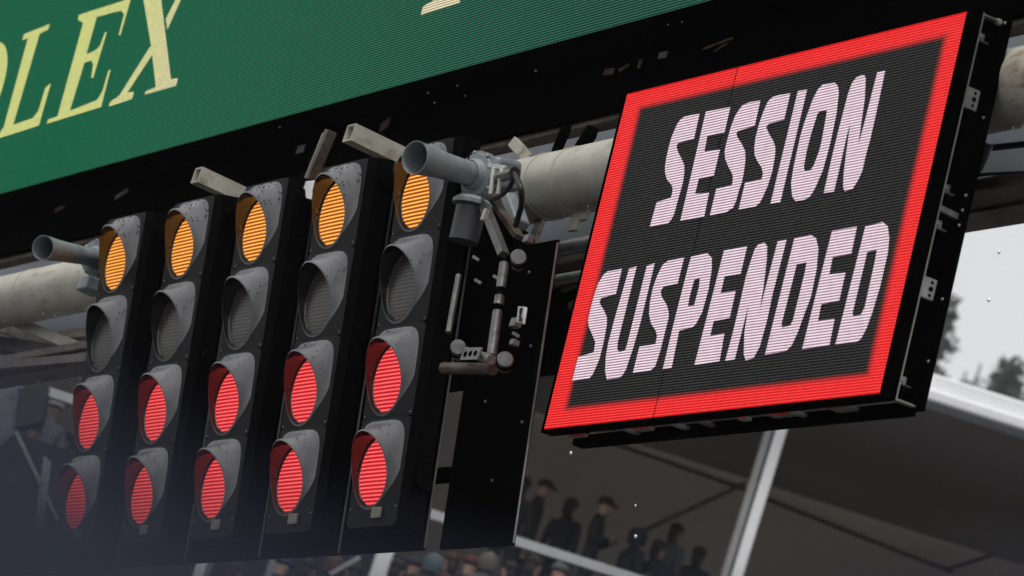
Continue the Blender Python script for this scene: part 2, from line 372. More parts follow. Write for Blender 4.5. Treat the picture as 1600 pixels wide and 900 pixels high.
# ================================================================== SUSPENDED SIGN
LT = 0.0728                                          # leans forward
SO = V((-12.1534, 6.7807, 1.6 + 4.1648)); SW, SH = 2.237, 1.36
sgn = thing('message_board', SO, 'red bordered dot matrix board reading SESSION SUSPENDED, right of the lights', 'sign')
sgn.rotation_euler = (LT, 0, 0); sgn['local'] = 1
SROT = Matrix.Rotation(LT, 3, 'X'); SINV = SROT.transposed(); SNRM = SROT @ V((0, -1, 0))
def sl(px, py, off=0.0):                             # photo point -> local point on the board's face
    p = SINV @ (at_plane(px, py, SO, SNRM) - SO); return V((p.x, -off, p.z))
P_S = 0.01063
def sign_face():
    M, nt, x, z, row, dot = led_base('sign_led_face', P_S, 1.4, 1.2)
    dx = math_n(nt, 'DIVIDE', math_n(nt, 'SUBTRACT', SW / 2, math_n(nt, 'ABSOLUTE', math_n(nt, 'ADD', x, -0.012))), 0.118)
    dz = math_n(nt, 'DIVIDE', math_n(nt, 'SUBTRACT', SH / 2, math_n(nt, 'ABSOLUTE', z)), 0.075)
    d = math_n(nt, 'MINIMUM', dx, dz)
    mr = nt.nodes.new('ShaderNodeMapRange'); mr.interpolation_type = 'SMOOTHSTEP'
    nt.links.new(d, mr.inputs[0]); mr.inputs[1].default_value = 0.74; mr.inputs[2].default_value = 1.2; mr.inputs[3].default_value = 1; mr.inputs[4].default_value = 0
    red = mixc(nt, dot, (0.66, 0.0, 0.004), (1.25, 0.05, 0.04))
    em = mixc(nt, mr.outputs[0], (0, 0, 0), red)
    d2 = math_n(nt, 'POWER', dot, 1.4)
    led_finish(M, nt, em, 1.0, mixc(nt, d2, (0.006, 0.006, 0.006), (0.26, 0.26, 0.25)))
    return M
def white_face():
    M, nt, x, z, row, dot = led_base('white_led_face', P_S, 0.75, 1.0)
    em = mixc(nt, row, (0.17, 0.03, 0.065), (1.0, 0.84, 0.94))
    led_finish(M, nt, mixc(nt, math_n(nt, 'MULTIPLY', dot, 0.35), em, (1, 0.97, 1)), 1.0)
    return M
M_SIGN, M_WHITE = sign_face(), white_face()
hw, hh = SW / 2, SH / 2
xs = sl(1130, 200).x
for a, b in ((-hw, xs - .003), (xs + .003, hw)):
    MB().poly([(a, 0, -hh), (b, 0, -hh), (b, 0, hh), (a, 0, hh)]).build('led_panel', M_SIGN, sgn, fix=False)
MB().box((xs, .012, 0), (.012, .02, SH)).build('panel_seam', BLACK_METAL, sgn)
LET = [
 [[(1094,178),(1080,180.5),(1070,183),(1065,186),(1059,194),(1052.5,209),(1050,215),(1046,229),(1042,247),(1040,260),(1040,270),(1043,281),(1050,289),(1052,295),(1051,303),(1049,309.5),(1027,316),(1016,355),(1044,349.5),(1049,345),(1054,335),(1061,310),(1068,285),(1070,270),(1070,259),(1066,249),(1060,237.5),(1058,230),(1060,224),(1085,217.5)]],
 [[(1103.7,175),(1142,167.5),(1132.5,208),(1106,213),(1101.5,237),(1125.6,234.4),(1116,275),(1092.5,280),(1087,303),(1108.7,301.5),(1101,339),(1064,345)]],
 [[(1189,157),(1172,160),(1162,164),(1155,172.5),(1149,182.5),(1142.5,200),(1139,212.5),(1135.6,225),(1133,237.5),(1134,249),(1139,261),(1144,270),(1146,276),(1145.6,285),(1144,290),(1120,295.6),(1110,337),(1136,331.5),(1146,325),(1151,314),(1155,299),(1160,285),(1163,270),(1165.6,250),(1165,236),(1159,224),(1152.5,214),(1151.5,209),(1154,205),(1180,197)]],
 [[(1235.8,146),(1216,149.5),(1207.5,152.3),(1200.7,159),(1193.8,174.4),(1187,193.7),(1181.4,215.7),(1179.5,230),(1180,242.5),(1183.7,251),(1191,262.5),(1193,271),(1191,280),(1165,286),(1155,327.5),(1182,322.5),(1188,317),(1192.4,309),(1200.7,290),(1207.5,268),(1211.7,244.4),(1212.4,230.7),(1209,220.5),(1202,208.8),(1198,199),(1202,193.7),(1226,187.5)]],
 [[(1247.5,142.7),(1262,140),(1220,316),(1204.8,318.4)]],
 [[(1286,133),(1305.3,129.6),(1310,134.4),(1311.5,145.5),(1308,177),(1298.5,222.6),(1293,243),(1286,267.8),(1276.4,290),(1270,302),(1265.4,308.5),(1257,312.6),(1243.4,314.5),(1238.5,306.4),(1237,287),(1240.6,262.3),(1246,237.5),(1251.6,212.7),(1257,194),(1264,174.4),(1271,155),(1279,140)],
  [(1293,173),(1282,174.5),(1278,178),(1275,188),(1268,210),(1261,237.5),(1257,259.6),(1257.8,268),(1266.8,267),(1272.3,259),(1280.5,237.5),(1284.7,221),(1291.6,182.6)]],
 [[(1338.4,122),(1346.7,117.2),(1351.5,118),(1353.6,123.4),(1352,155),(1345.3,202),(1342.5,225),(1350.8,195),(1371.5,113.8),(1383.9,111),(1370,177),(1360.4,218.5),(1353.6,243),(1348,268),(1341,283),(1333,295.4),(1320.5,299.5),(1318.4,292.6),(1319,272),(1323.3,237.5),(1329.5,193.7),(1324.6,210),(1312.2,265),(1304,299.5),(1288,302),(1299.8,250),(1309.5,210),(1317.7,178.5),(1326,146.8),(1332,130)]],
 [[(972.6,420.3),(950,424.4),(943.4,430),(935,444),(928.7,463.4),(923,484.5),(919.8,499),(920.6,510.5),(927,525),(931,535),(928.5,551),(904.4,557.7),(894.6,596),(922,591),(927,585),(937,562.6),(944,535),(949,507),(949,496),(945,486),(940,478),(937.7,473),(940,466),(963,460)]],
 [[(984,419.5),(995.7,416.5),(966,535),(965.3,546.4),(968.6,550.4),(977.5,548),(980.8,538),(1011.6,415.4),(1023.8,411.4),(1001.9,502.5),(990.5,543),(979,577),(974,586),(968.6,590.6),(949,593.7),(946.3,580.5),(947.4,557.7),(951.5,535),(961,499)]],
 [[(1069.8,403),(1044,408),(1036,414.6),(1027.9,431),(1021.4,448.7),(1016.5,471.5),(1015,491),(1018,505.6),(1025.4,517),(1027.5,525),(1025,538),(1000,542),(989.7,583),(1017.7,579),(1024.6,572.4),(1032.7,548),(1040,518.7),(1045.7,496),(1045.5,488),(1042.5,476.4),(1034.4,463.4),(1033.2,455),(1037.6,448),(1059.6,443)]],
 [[(1080.7,401.6),(1106,396),(1113,403),(1113,420),(1108,452),(1098,488),(1088,507),(1082,512),(1062,517),(1050.3,574.8),(1036.3,577.4),(1055.5,497.5),(1076.6,416)],
  [(1094.5,435),(1085.6,437.4),(1078,465),(1075.8,478.8),(1085.6,477),(1093,448.7)]],
 [[(1132,392),(1168.4,385),(1158,428),(1133,432),(1127,458),(1150.4,454.5),(1141,497),(1116,502),(1110.5,525),(1133,521),(1125,564.5),(1086,570.5)]],
 [[(1186,382),(1195,379),(1199.6,385),(1199,406),(1194,448),(1188.5,482),(1187.4,487),(1216,377.5),(1230,374.8),(1208,460),(1200,498),(1188,542),(1178,560),(1166,563.4),(1163,554),(1164,520),(1170,480),(1176,458),(1168,486),(1149,561.5),(1134,564),(1146,520),(1158,470),(1166,434),(1174,408),(1180,390)]],
 [[(1242,373),(1268,367),(1276,373),(1279.6,388),(1277,420),(1268,464),(1258,490),(1248,518),(1238,540),(1229,549),(1196,554.6),(1219,464)],
  [(1261,410),(1246,413),(1222,506),(1223,512),(1236,509),(1240,500),(1259,424)]],
 [[(1301,361),(1340,354),(1331,397),(1302,402.5),(1296.5,429.5),(1322,426.5),(1312,470),(1284,476),(1279,501.5),(1305,498),(1297,539.5),(1254,546.5)]],
 [[(1353,354.5),(1380,347),(1388,354),(1390.4,372),(1388,396),(1376,448),(1364,488),(1355,513),(1346,530),(1339,534.5),(1306,539)],
  [(1371,391),(1356,394),(1333,489),(1334,494.5),(1346,492),(1352,480),(1368,408)]],
]
from mathutils.geometry import tessellate_polygon
for polys in LET:
    loops = [[sl(px, py, 0.0025) for px, py in q] for q in polys]
    flat = [p for q in loops for p in q]
    tris = tessellate_polygon(loops)
    MB().add(flat, [tuple(t) for t in tris]).build('letter', M_WHITE, sgn, fix=False)
for o in list(sgn.children):                         # all faces look to the front
    if o.name.startswith('letter'):
        for p in o.data.polygons:
            if p.normal.y > 0: p.flip()
DEP = 0.135
# rim round the dots, hollow side walls and the rear flange
for a, b_, nm in (((-hw - .006, .02, 0), (.012, .05, SH + .024), 'edge_trim'), ((hw + .012, .02, 0), (.024, .05, SH + .024), 'edge_trim'), ((0, .02, hh + .006), (SW, .05, .012), 'edge_trim'), ((0, .02, -hh - .006), (SW, .05, .012), 'edge_trim')):
    MB().box(a, b_).build(nm, BLACK_METAL, sgn)
MB().box((0, .045 + .03, 0), (SW - .03, .06, SH - .03)).build('board_back', BLACK_METAL, sgn)
m_edge2 = mat('dull_edge_metal', (0.10, 0.10, 0.095), .4, .5, .2, 20)
m_edge = mat('bare_edge_metal', (0.28, 0.27, 0.25), .4, .6, .2, 20)
MB().box((hw + .021, .049, 0), (.006, .006, SH + .02)).build('edge_strip', m_edge, sgn)
MB().box((hw - .01, DEP / 2 + .04, 0), (.01, DEP - .08, SH)).build('side_wall', BLACK_METAL, sgn)
MB().box((hw + .005, DEP + .012, 0), (.075, .022, SH + .03)).build('rear_flange', BLACK_METAL, sgn, bevel=.003)
MB().box((-hw + .03, DEP + .012, 0), (.075, .022, SH + .03)).build('rear_flange', BLACK_METAL, sgn)
for z in (hh + .004, -hh - .004):
    MB().box((hw + .008, .087, z), (.03, .085, .006)).build('edge_strip', m_edge, sgn)
MB().box((0, DEP + .01, -hh - .006), (SW - .05, .05, .04)).build('bottom_rail', BLACK_METAL, sgn, bevel=.004)
MB().box((0, DEP + .01, hh + .0), (SW - .05, .05, .04)).build('top_rail', BLACK_METAL, sgn, bevel=.004)
for x in (-.6, 0, .6):
    MB().box((x, DEP + .10, .1), (.06, .16, .06)).build('mounting_arm', BLACK_METAL, sgn)
def tab(px, py, w, h, d=0.0):                        # lug with holes standing off the side
    z = sl(px, py).z
    MB().box((hw + .004, .085 + d, z), (.008, w, h)).build('lug_plate', GALV, sgn, bevel=.0036)
    for q in (-.3, 0, .3):
        MB().lathe((hw + .0085, .095 + d, z + h * q), (1, 0, 0), ((0, .0001), (.001, .006 if q else .009)), 12).build('lug_hole', BLACK_METAL, sgn)
tab(1490, 140, .062, .075); tab(1423, 437, .062, .075)
for px, py in ((1507, 47), (1447, 285), (1434, 341), (1380, 585)):
    z = sl(px, py).z
    b = MB().box((hw + .004, .068, z), (.006, .03, .03)).box((hw + .008, .085, z - .016), (.02, .03, .004)); cl = b.build('corner_clip', STEEL, sgn, bevel=.002)
    MB().ball((hw + .009, .066, z), .006).build('screw', GALV, cl, org=(0, 0, 0))
z = sl(1440, 318).z; MB().box((hw + .002, .098, z), (.02, .085, .02), Matrix.Rotation(-.06, 3, 'X')).build('angle_bar', STEEL, sgn)
for px, py in ((1487, 299), (1483, 322), (1474, 346), (1461, 460), (1420, 560), (1535, 32), (1500, 180)):
    MB().ball((hw + .03, DEP - .0, sl(px - 28, py - 14).z), .0065).build('screw', GALV, sgn)
for i, x in enumerate((-1.0, -.62, -.52, -.28, -.1, .16, .42, .5, .78)):
    MB().box((x, .085, -hh - .004), ((.12, .035, .1, .04, .035, .05, .16, .03, .12)[i], (.02, .07, .03, .08, .075, .03, .03, .06, .05)[i], .012)).build('bottom_tab', (STEEL, GALV)[i % 2], sgn, bevel=.002)
MB().tube([sl(1512, 17) + V((.02, .11, .0)), sl(1512, 17) + V((.02, .125, .0))], .012, 12).build('screw', GALV, sgn)

# ================================================================== START LIGHTS
LLT = 0.1824; LO = V((-15.9004, 6.6307, 1.6 + 3.8974)); SXP = 0.7494; LP = 0.3814
r0 = 0.152
def led_lens(name, gap, lit, strength):
    M, nt, x, z, row, dot = led_base(name, 0.0162, 1.5, 0.8)
    mask = math_n(nt, 'MULTIPLY_ADD', dot, 0.45, math_n(nt, 'MULTIPLY', row, 0.55))
    led_finish(M, nt, mixc(nt, mask, gap, lit), strength, rough=.3)
    return M
M_AMBER = led_lens('amber_lens', (0.17, 0.008, 0.0), (1.0, 0.50, 0.085), 1.6)
M_RED = led_lens('red_lens', (0.28, 0.0, 0.006), (1.0, 0.125, 0.12), 1.5)
def off_lens():
    M, nt, x, z, row, dot = led_base('unlit_lens', 0.0162, 1.0, .8)
    b = nt.nodes['Principled BSDF']; b.inputs['Roughness'].default_value = .35
    nt.links.new(mixc(nt, row, (0.012, 0.011, 0.01), (0.11, 0.10, 0.08)), b.inputs['Base Color'])
    return M
M_OFF = off_lens()
NA = 56
def rimv(s): return 0.078 * ((1 + s) / 2) ** 2.1
def shell_loops(zc, zlo, zhi, xl, xr, yf):
    """rings: bore, inner rim, outer rim, hood foot on the face, cell border"""
    L = [[], [], [], [], []]
    for i in range(NA):
        a = 2 * math.pi * i / NA; c, s = math.cos(a), math.sin(a); v = rimv(s)
        L[0].append((c * (r0 - .008), .03, zc + s * (r0 - .008)))
        L[1].append((c * (r0 - .003), -v, zc + s * (r0 - .003)))
        L[2].append((c * r0 * 1.022, -v + .002, zc + s * r0 * 1.022))
        e = .42 if s > 0 else .9 + .1 * abs(s)
        sg = lambda q: (1 if q >= 0 else -1)
        bx = ((.226 if c > 0 else .168) if s > 0 else (r0 * 1.03 + ((.226 if c > 0 else .168) - r0 * 1.03) * max(0, 1 + 1.6 * s))) * sg(c) * abs(c) ** e; bz = (r0 + .054 if s > 0 else r0 * 1.035) * sg(s) * abs(s) ** e
        L[3].append((bx, yf - .001, zc + bz))
        # border of the rectangular cell in direction a
        k = min((xr if c > 0 else -xl) / max(abs(c), 1e-6), ((zhi - zc) if s > 0 else (zc - zlo)) / max(abs(s), 1e-6))
        L[4].append((c * k, yf, zc + s * k))
    return L
def make_light():
    root = thing('start_light', (0, 0, 0), 'x', 'traffic light', 'start lights in a row on the gantry'); root['local'] = 1
    zt = 1.5 * LP + .212; zb = -1.5 * LP - .228; xl, xr, yf, yb = -.172, .258, .004, .11
    fr = MB()
    for j in range(4):
        zc = LP * (1.5 - j)
        zhi = zt if j == 0 else zc + LP - .165; zlo = zb if j == 3 else zc - .165
        L = shell_loops(zc, zlo, zhi, xl, xr, yf); 
        fs = [(i, (i + 1) % NA, NA + (i + 1) % NA, NA + i) for i in range(NA)]
        fr.add(L[3] + L[4], fs, False)
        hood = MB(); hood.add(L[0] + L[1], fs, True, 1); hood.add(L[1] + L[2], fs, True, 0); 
        rs = [L[2]]
        for t in (.25, .5, .75):
            rs.append([(p[0] + (q[0] - p[0]) * t, q[1] + (p[1] - q[1]) * (1 - t) ** 1.9, p[2] + (q[2] - p[2]) * t) for p, q in zip(L[2], L[3])])
        rs.append(L[3])
        for A, B in zip(rs, rs[1:]): hood.add(A + B, fs, True, 0)
        h = hood.build('hood', [SKYLIT_PLASTIC, GLOSS_BLACK], root, fix=False)
        lens = MB(); vs = [(0, .0, 0)]; rl = r0 - .007
        fs2 = []; prof = ((.3, -.0), (.6, .0005), (.85, .002), (1, .005))
        for q, (rr, yy) in enumerate(prof):
            for i in range(32): a = 2 * math.pi * i / 32; vs.append((rr * rl * math.cos(a), yy, rr * rl * math.sin(a)))
        for i in range(32):
            fs2.append((0, 1 + (i + 1) % 32, 1 + i))
            for q in range(3): A = 1 + q * 32; fs2.append((A + i, A + (i + 1) % 32, A + 32 + (i + 1) % 32, A + 32 + i))
        lens.add(vs, fs2, True)
        lo = lens.build('lens', (M_AMBER, M_OFF, M_RED, M_RED)[j], root, org=(0, 0, 0), fix=False); lo.location = (0, .009, zc)
        lo['label'] = ('lit amber lens', 'dark unlit lens', 'lit red lens', 'lit red lens')[j]
        bz = MB().lathe((0, .026, zc), (0, -1, 0), ((0, r0 - .006), (.016, r0 - .006), (.0175, r0 - .012), (.012, r0 - .016)), 40)
        bz.build('bezel', GLOSS_BLACK, root, org=(0, 0, 0))
    fr.build('front_plate', FACE_PLASTIC, root, org=(0, 0, 0), fix=False)
    # moulded body behind the face: shoulders slope back
    b = MB(); ring = lambda x0, x1, z0, z1, y: [(x0, y, z0), (x1, y, z0), (x1, y, z1), (x0, y, z1)]
    rings = [ring(xl, xr, zb, zt, yf), ring(xl - .014, xr + .03, zb - .006, zt + .004, yf + .03), ring(xl - .016, xr + .034, zb - .008, zt + .006, yb)]
    vs = [p for q in rings for p in q]; fs = []
    for q in range(2):
        for i in range(4): fs.append((q * 4 + i, q * 4 + (i + 1) % 4, q * 4 + 4 + (i + 1) % 4, q * 4 + 4 + i))
    fs.append((8, 9, 10, 11)); b.add(vs, fs, False); b.build('housing', mat_body, root, org=(0, 0, 0))
    MB().box((-.065, yb + .016, -.07), (.725, .012, 1.62)).build('backboard', BLACK_METAL, root, org=(0, 0, 0))
    MB().box((.2985, yb + .016, -.07), (.002, .008, 1.60)).build('board_edge', m_edge2, root, org=(0, 0, 0))
    for z in (.7, .05, -.62):
        MB().tube([(xr + .02, yb - .03, z), (xr + .06, yb - .03, z)], .03, 16).build('hinge_boss', mat_body, root, org=(0, 0, 0))
    MB().box((-.29, .08, 1.5 * LP + .09), (.05, .012, .05)).build('top_bracket', PALE_PLATE, root, org=(0, 0, 0), bevel=.003)
    for z in (.36, -.36):
        MB().box((xl - .05, yb - .01, z), (.05, .04, .09)).build('side_bracket', STEEL, root, org=(0, 0, 0), bevel=.004)
    MB().box((.09, yf - .006, zb + .055), (.075, .012, .045)).build('label_plate', BEIGE, root, org=(0, 0, 0), bevel=.003)
    for x in (xl + .02, xr - .02):
        for j in range(4):
            MB().ball((x, yf - .001, LP * (1.5 - j) - .15), .004).build('screw', GALV, root, org=(0, 0, 0))
    d = MB(); rr = random.Random(3)                  # rain standing on the upper hoods
    for j in range(4):
        zc = LP * (1.5 - j); L = shell_loops(zc, 0, 0, xl, xr, yf)
        for q in range((95, 26, 16, 10)[j]):
            i = rr.randrange(3, NA // 2 - 2); t = rr.random(); a, bb = V((L[2][i][0], L[2][i][1], L[2][i][2])), V((L[3][i][0], L[3][i][1], L[3][i][2]))
            d.ball(a.lerp(bb, t), rr.uniform(.0015, .0042), 1)
    tag(d.build('rain_drops', mat_drop, root, org=(0, 0, 0)), kind='stuff')
    return root
mat_body = mat('matt_black_body', (0.003, 0.003, 0.0034), .5, 0, .3, 10, .1, 80, .03)
mat_drop = mat('rain_bead', (0.02, 0.02, 0.022), .06, 0, .05, 3, 0, 1, .9)
L0 = make_light()
def copy_tree(o, par=None):
    c = o.copy(); COL.objects.link(c)
    if par: c.parent = par
    for ch in o.children: copy_tree(ch, c)
    return c
LAB = ['start light farthest left, beside the small horn, its lowest red lamp lost in the blur',
       'second start light from the left, between the farthest light and the middle one',
       'middle start light, third of five, just right of the short square tube end',
       'fourth start light from the left, beneath the longer square tube end',
       'nearest and largest start light at the right end, top amber lamp overlapped by a horn']
lights = [L0] + [copy_tree(L0) for _ in range(4)]
for k, o in enumerate(lights):
    o.location = LO + V(((k - 2) * SXP, 0, 0)); o.rotation_euler = (LLT, 0, 0); o['label'] = LAB[k]
LROT = Matrix.Rotation(LLT, 3, 'X')
# rails the light boards hang on (part of the gantry)
for z in (.55, -.55):
    p = LO + LROT @ V((0, .24, z)); MB().box((p.x - .1, p.y, p.z), (5 * SXP - .1, .05, .05)).build('light_rail', BLACK_METAL, gan)
for k in range(-2, 2):
    p = LO + LROT @ V((k * SXP, .27, .5)); MB().bar(p, (p.x, PY - .05, PZ - .1), .05, .05).build('light_hanger', BLACK_METAL, gan)
# blank sixth board
blk = thing('blank_board', LO + V((3 * SXP, 0, 0)), 'tall empty black board between the lights and the message board', 'board'); blk.rotation_euler = (LLT, 0, 0); blk['local'] = 1
BROT = Matrix.Rotation(LLT, 3, 'X'); BN = BROT @ V((0, -1, 0)); BO = V(blk.location); BY = .126
def bl(px, py): return BROT.transposed() @ (at_plane(px, py, BO - BN * BY, BN) - BO)
bx0 = (bl(706, 729).x + bl(696, 795).x) / 2; bx1 = (bl(827, 670).x + bl(841, 590).x + bl(803, 820).x) / 3; bz1 = bl(850, 378).z; bz0 = bl(800, 852).z
MB().box(((bx0 + bx1) / 2, BY + .006, (bz0 + bz1) / 2), (bx1 - bx0, .012, bz1 - bz0)).build('board_panel', BLACK_METAL, blk)
MB().box((bx1 + .001, BY + .004, (bz0 + bz1) / 2), (.002, .008, bz1 - bz0 - .02)).build('board_edge', m_edge, blk)
for x, z in ((.1, .2), (.2, -.1), (-.1, -.3), (.22, -.4), (.05, -.62)):
    MB().ball((bx0 + .3 + x, BY - .002, z), .007, 1).build('bolt', STEEL, blk)

# ================================================================== CLAMP FRAME WITH "Three" TAG
clp = thing('clamp_frame', at(780, 480, 6.62), 'scaffold tube frame with round end caps clamped to the blank board', 'tube frame')
CYL = 6.62
CLAMP = mat('clamp_steel', (0.17, 0.17, 0.165), .38, .6, .35, 22, .15, 90)
def ctube(a, b, r, nm, m, Y=CYL, Yb=None, n=18): return MB().tube([at(*a, Y), at(*b, Yb or Y)], r, n).build(nm, m, clp)
ctube((788, 412), (768, 556), .02, 'upright_tube', CLAMP)
ctube((717, 430), (701, 520), .0125, 'upright_tube', CLAMP, 6.6)
ctube((783, 452), (781.5, 462), .024, 'tube_collar', BLACK_METAL)
ctube((779, 478), (777.5, 486), .024, 'tube_collar', BLACK_METAL)
ctube((712, 545), (768, 562), .02, 'cross_tube', STEEL, 6.58)
ctube((694, 575), (770, 577), .024, 'cross_tube', BROWN_STEEL, 6.66)
for px, py, r in ((810, 402, .031), (716, 543, .031), (789, 562, .031)):
    p = at(px, py, 6.55); 
    cp = MB().lathe(p, (0.85, -.5, .0), ((-.11, .026), (-.012, .027), (-.0, r), (.006, r), (.011, r * .9), (.012, .0001)), 28).build('end_cap', CLAMP, clp)
    MB().lathe(p + V((-.03, .018, 0)), (0.85, -.5, 0), ((0, .036), (.012, .036), (.014, .03)), 24).build('cap_ring', BLACK_METAL, cp, org=clp.location)
p = at(736, 553, 6.55); b = MB().bar(p + V((-.07, 0, .005)), p + V((.075, 0, -.004)), .006, .05); st = b.build('perforated_strap', CLAMP, clp)
for q in (-.04, 0, .04):
    MB().lathe(p + V((q, -.0045, -.0015 * q * 20)), (0, -1, 0), ((0, .012), (.0006, .0001)), 14).build('strap_hole', BLACK_METAL, st, org=clp.location)
for px, py in ((744, 404), (747, 440), (776, 434), (806, 523), (700, 383)):
    MB().bar(at(px - 5, py - 3, 6.6), at(px + 5, py + 3, 6.62), .012, .012).build('clip', CLAMP, clp)
for px, py, s in ((826, 374, .04), (806, 505, .045), (804, 536, .03)):
    MB().box(at(px, py, 6.58), (s, .03, s * .8)).build('clip', CLAMP, clp, bevel=.003)
b = MB(); q = [at(*p, 6.93) for p in ((722, 345), (790, 330), (830, 372), (800, 560), (770, 600), (688, 612))]
b.prism(q, (0, .02, 0)).build('backing_plate', BLACK_METAL, clp)
# tag with printed word
tg = at(812, 491, 6.56)
tN = V((0, -1, 0))
def tp(px, py, off=0): return at_plane(px, py, tg + V((0, -off, 0)), tN)
tpl = MB().prism([tp(809, 478), tp(821, 479), tp(817, 506), tp(806, 504)], (0, .012, 0)).build('name_tag', PALE_PLATE, clp, bevel=.004)
m_ink = mat('black_ink', (0.01, 0.01, 0.01), .6, 0, .1)
u = (tp(812.8, 480.5) - tp(809.4, 504)); w = (tp(817.5, 480.5) - tp(811.3, 480.5)) ; o_ = tp(809.0, 503.2, .0025)
ST = {'T': [((0, 1), (.8, 1)), ((.4, 1), (.4, 0))], 'h': [((0, 0), (0, 1)), ((0, .55), (.5, .55)), ((.5, .55), (.5, 0))], 'r': [((0, 0), (0, .6)), ((0, .55), (.4, .55))],
      'e': [((0, .32), (.5, .32)), ((.5, .32), (.5, .6)), ((.5, .6), (0, .6)), ((0, .6), (0, 0)), ((0, 0), (.5, 0))]}
pen = 0; mb = MB()
for ch in 'Three':
    wd = {'T': .9, 'h': .72, 'r': .58, 'e': .72}[ch]
    for (a, b_), (c_, d_) in ST[ch]:
        f = lambda s, t: o_ + u * ((pen + s) / 3.75) + w * (t * .8 + .08)
        A, B = f(a, b_), f(c_, d_); e = (B - A).normalized(); nn = e.cross(tN) * .0032
        mb.poly([A - nn - e * .002, B - nn + e * .002, B + nn + e * .002, A + nn - e * .002])
    pen += wd
mb.build('printed_word', m_ink, tpl, org=clp.location, fix=False)

# ================================================================== HORNS
def horn(mouth, flange, Ym, Yf, rm, rf, label, big):
    a, b = at(*mouth, Ym), at(*flange, Yf); d = (a - b).normalized(); Ln = (a - b).length
    h = thing('alarm_horn', b, label, 'horn', 'horns on the gantry')
    t = MB().lathe(b, d, ((0.0, rm * .74), (Ln * .3, rm * .76), (Ln * .7, rm * .86), (Ln * .96, rm), (Ln, rm * 1.03), (Ln, rm * .97), (Ln * .9, rm * .92), (Ln * .5, rm * .76), (.01, rm * .6), (.008, .0005)), 40)
    t.build('horn_trumpet', GREY_PAINT, h)
    f = MB().lathe(b, d, ((-.05, .0005), (-.05, rf * .86), (-.03, rf * .88), (-.028, rf), (.006, rf), (.008, rf * .9), (.016, rf * .86), (.02, rm * 1.0), (.05, rm * .8)), 40)
    fl = f.build('horn_flange', GREY_PAINT, h)
    px = d.orthogonal().normalized(); py = d.cross(px)
    for q in range(8):
        an = q * math.pi / 4 + .2
        MB().lathe(b + (px * math.cos(an) + py * math.sin(an)) * rf * .93, d, ((0, .008), (.014, .008), (.018, .004), (.018, .0001)), 8).build('bolt', GALV, fl, org=h.location)
    return h, a, b, d
h1, a, b, d = horn((648, 246), (745, 274), 6.26, 6.60, .066, .1, 'large grey horn in front of the nearest start light, with motor and bracket', True)
# motor block, bracket and drum of the near horn
MB().bar(b - d * .02 + V((0, 0, .02)), b - d * .17 + V((0, 0, .03)), .17, .13).build('motor_block', GREY_PAINT, h1, bevel=.02)
dz = b + V((.035, .0, -.15))
MB().lathe(at(738, 318, 6.6), (0, .1, -1), ((-.02, .0005), (-.018, .06), (-.005, .076), (.012, .078), (.02, .062), (.16, .06), (.165, .0005)), 28).build('motor_drum', mat('drum_dark_grey', (0.05, 0.053, 0.057), .45), h1)
MB().lathe(at(738, 318, 6.6), (0, .1, -1), ((-.024, .0005), (-.021, .063), (-.005, .081), (.010, .081), (.014, .07)), 28).build('drum_lid', GREY_PAINT, h1)
for px, (x0, x1) in enumerate(((771, 766), (784, 778))):
    MB().bar(at(x0, 262, 6.52), at(x1, 304, 6.52), .013, .013).build('bracket_strap', PALE_PLATE, h1, bevel=.002)
MB().bar(at(764, 259, 6.53), at(790, 263, 6.53), .014, .02).build('bracket_strap', PALE_PLATE, h1, bevel=.003)
MB().tube([at(772, 280, 6.55), at(804, 270, 6.5)], .021, 18).build('cable_gland', STEEL, h1)
MB().lathe(at(804, 270, 6.5), (at(804, 270, 6.5) - at(772, 280, 6.55)), ((.0, .0235), (.003, .0235), (.003, .015), (-.002, .0005)), 18).build('gland_mouth', RUBBER, h1)
MB().bar(at(770, 312, 6.75), at(812, 372, 6.75), .05, .02).build('stay_plate', BROWN_STEEL, h1)
MB().bar(at(757, 322, 6.62), at(787, 398, 6.66), .04, .03).build('stay_plate', CLAMP, h1)
MB().box(at(758, 336, 6.56), (.025, .02, .05)).build('stay_plate', PALE_PLATE, h1, bevel=.003)
MB().bar(at(795, 300, 6.9), at(812, 352, 6.9), .08, .05).build('stay_plate', GREY_PAINT, h1, bevel=.01)
horn((67, 387), (153, 404), 6.22, 6.60, .058, .092, 'small grey horn at the left end, just before the farthest start light', False)
h2 = [o for o in bpy.data.objects if o.name == 'alarm_horn.001'][0]
MB().bar(V(h2.location) + V((.02, .05, -.02)), V(h2.location) + V((.05, .3, .0)), .1, .1).build('motor_block', GREY_PAINT, h2, bevel=.01)
MB().box(at(143, 447, 6.62), (.13, .1, .07)).build('horn_bracket', GREY_PAINT, h2, bevel=.01)
def cable(name, pts, r, label):
    ps = []
    for i in range(len(pts) - 1):
        p0, p1, p2, p3 = (V(pts[max(0, min(len(pts) - 1, i + k))]) for k in (-1, 0, 1, 2))
        for s in range(8):
            t = s / 8; ps.append(.5 * ((2 * p1) + (p2 - p0) * t + (2 * p0 - 5 * p1 + 4 * p2 - p3) * t * t + (3 * p1 - p0 - 3 * p2 + p3) * t ** 3))
    ps.append(V(pts[-1])); o = MB().tube([p - V(pts[0]) for p in ps], r, 10).build(name, RUBBER); o.location = pts[0]
    return tag(o, label, 'cable')
cable('power_cable', [at(806, 275, 6.5), at(814, 296, 6.5), at(815, 318, 6.55), at(810, 338, 6.6), at(806, 352, 6.7)], .012, 'black cable hanging down from the gland of the near horn')
cable('signal_cable', [at(803, 278, 6.51), at(796, 292, 6.53), at(783, 305, 6.55), at(768, 311, 6.58), at(755, 306, 6.6)], .010, 'black cable looping back under the near horn bracket')
cable('sagging_wire', [at(1490, 288, 7.08), at(1530, 274, 7.08), at(1565, 271, 7.08), at(1640, 268, 7.08)], .006, 'thin pale wire running above the lower beam right of the message board')
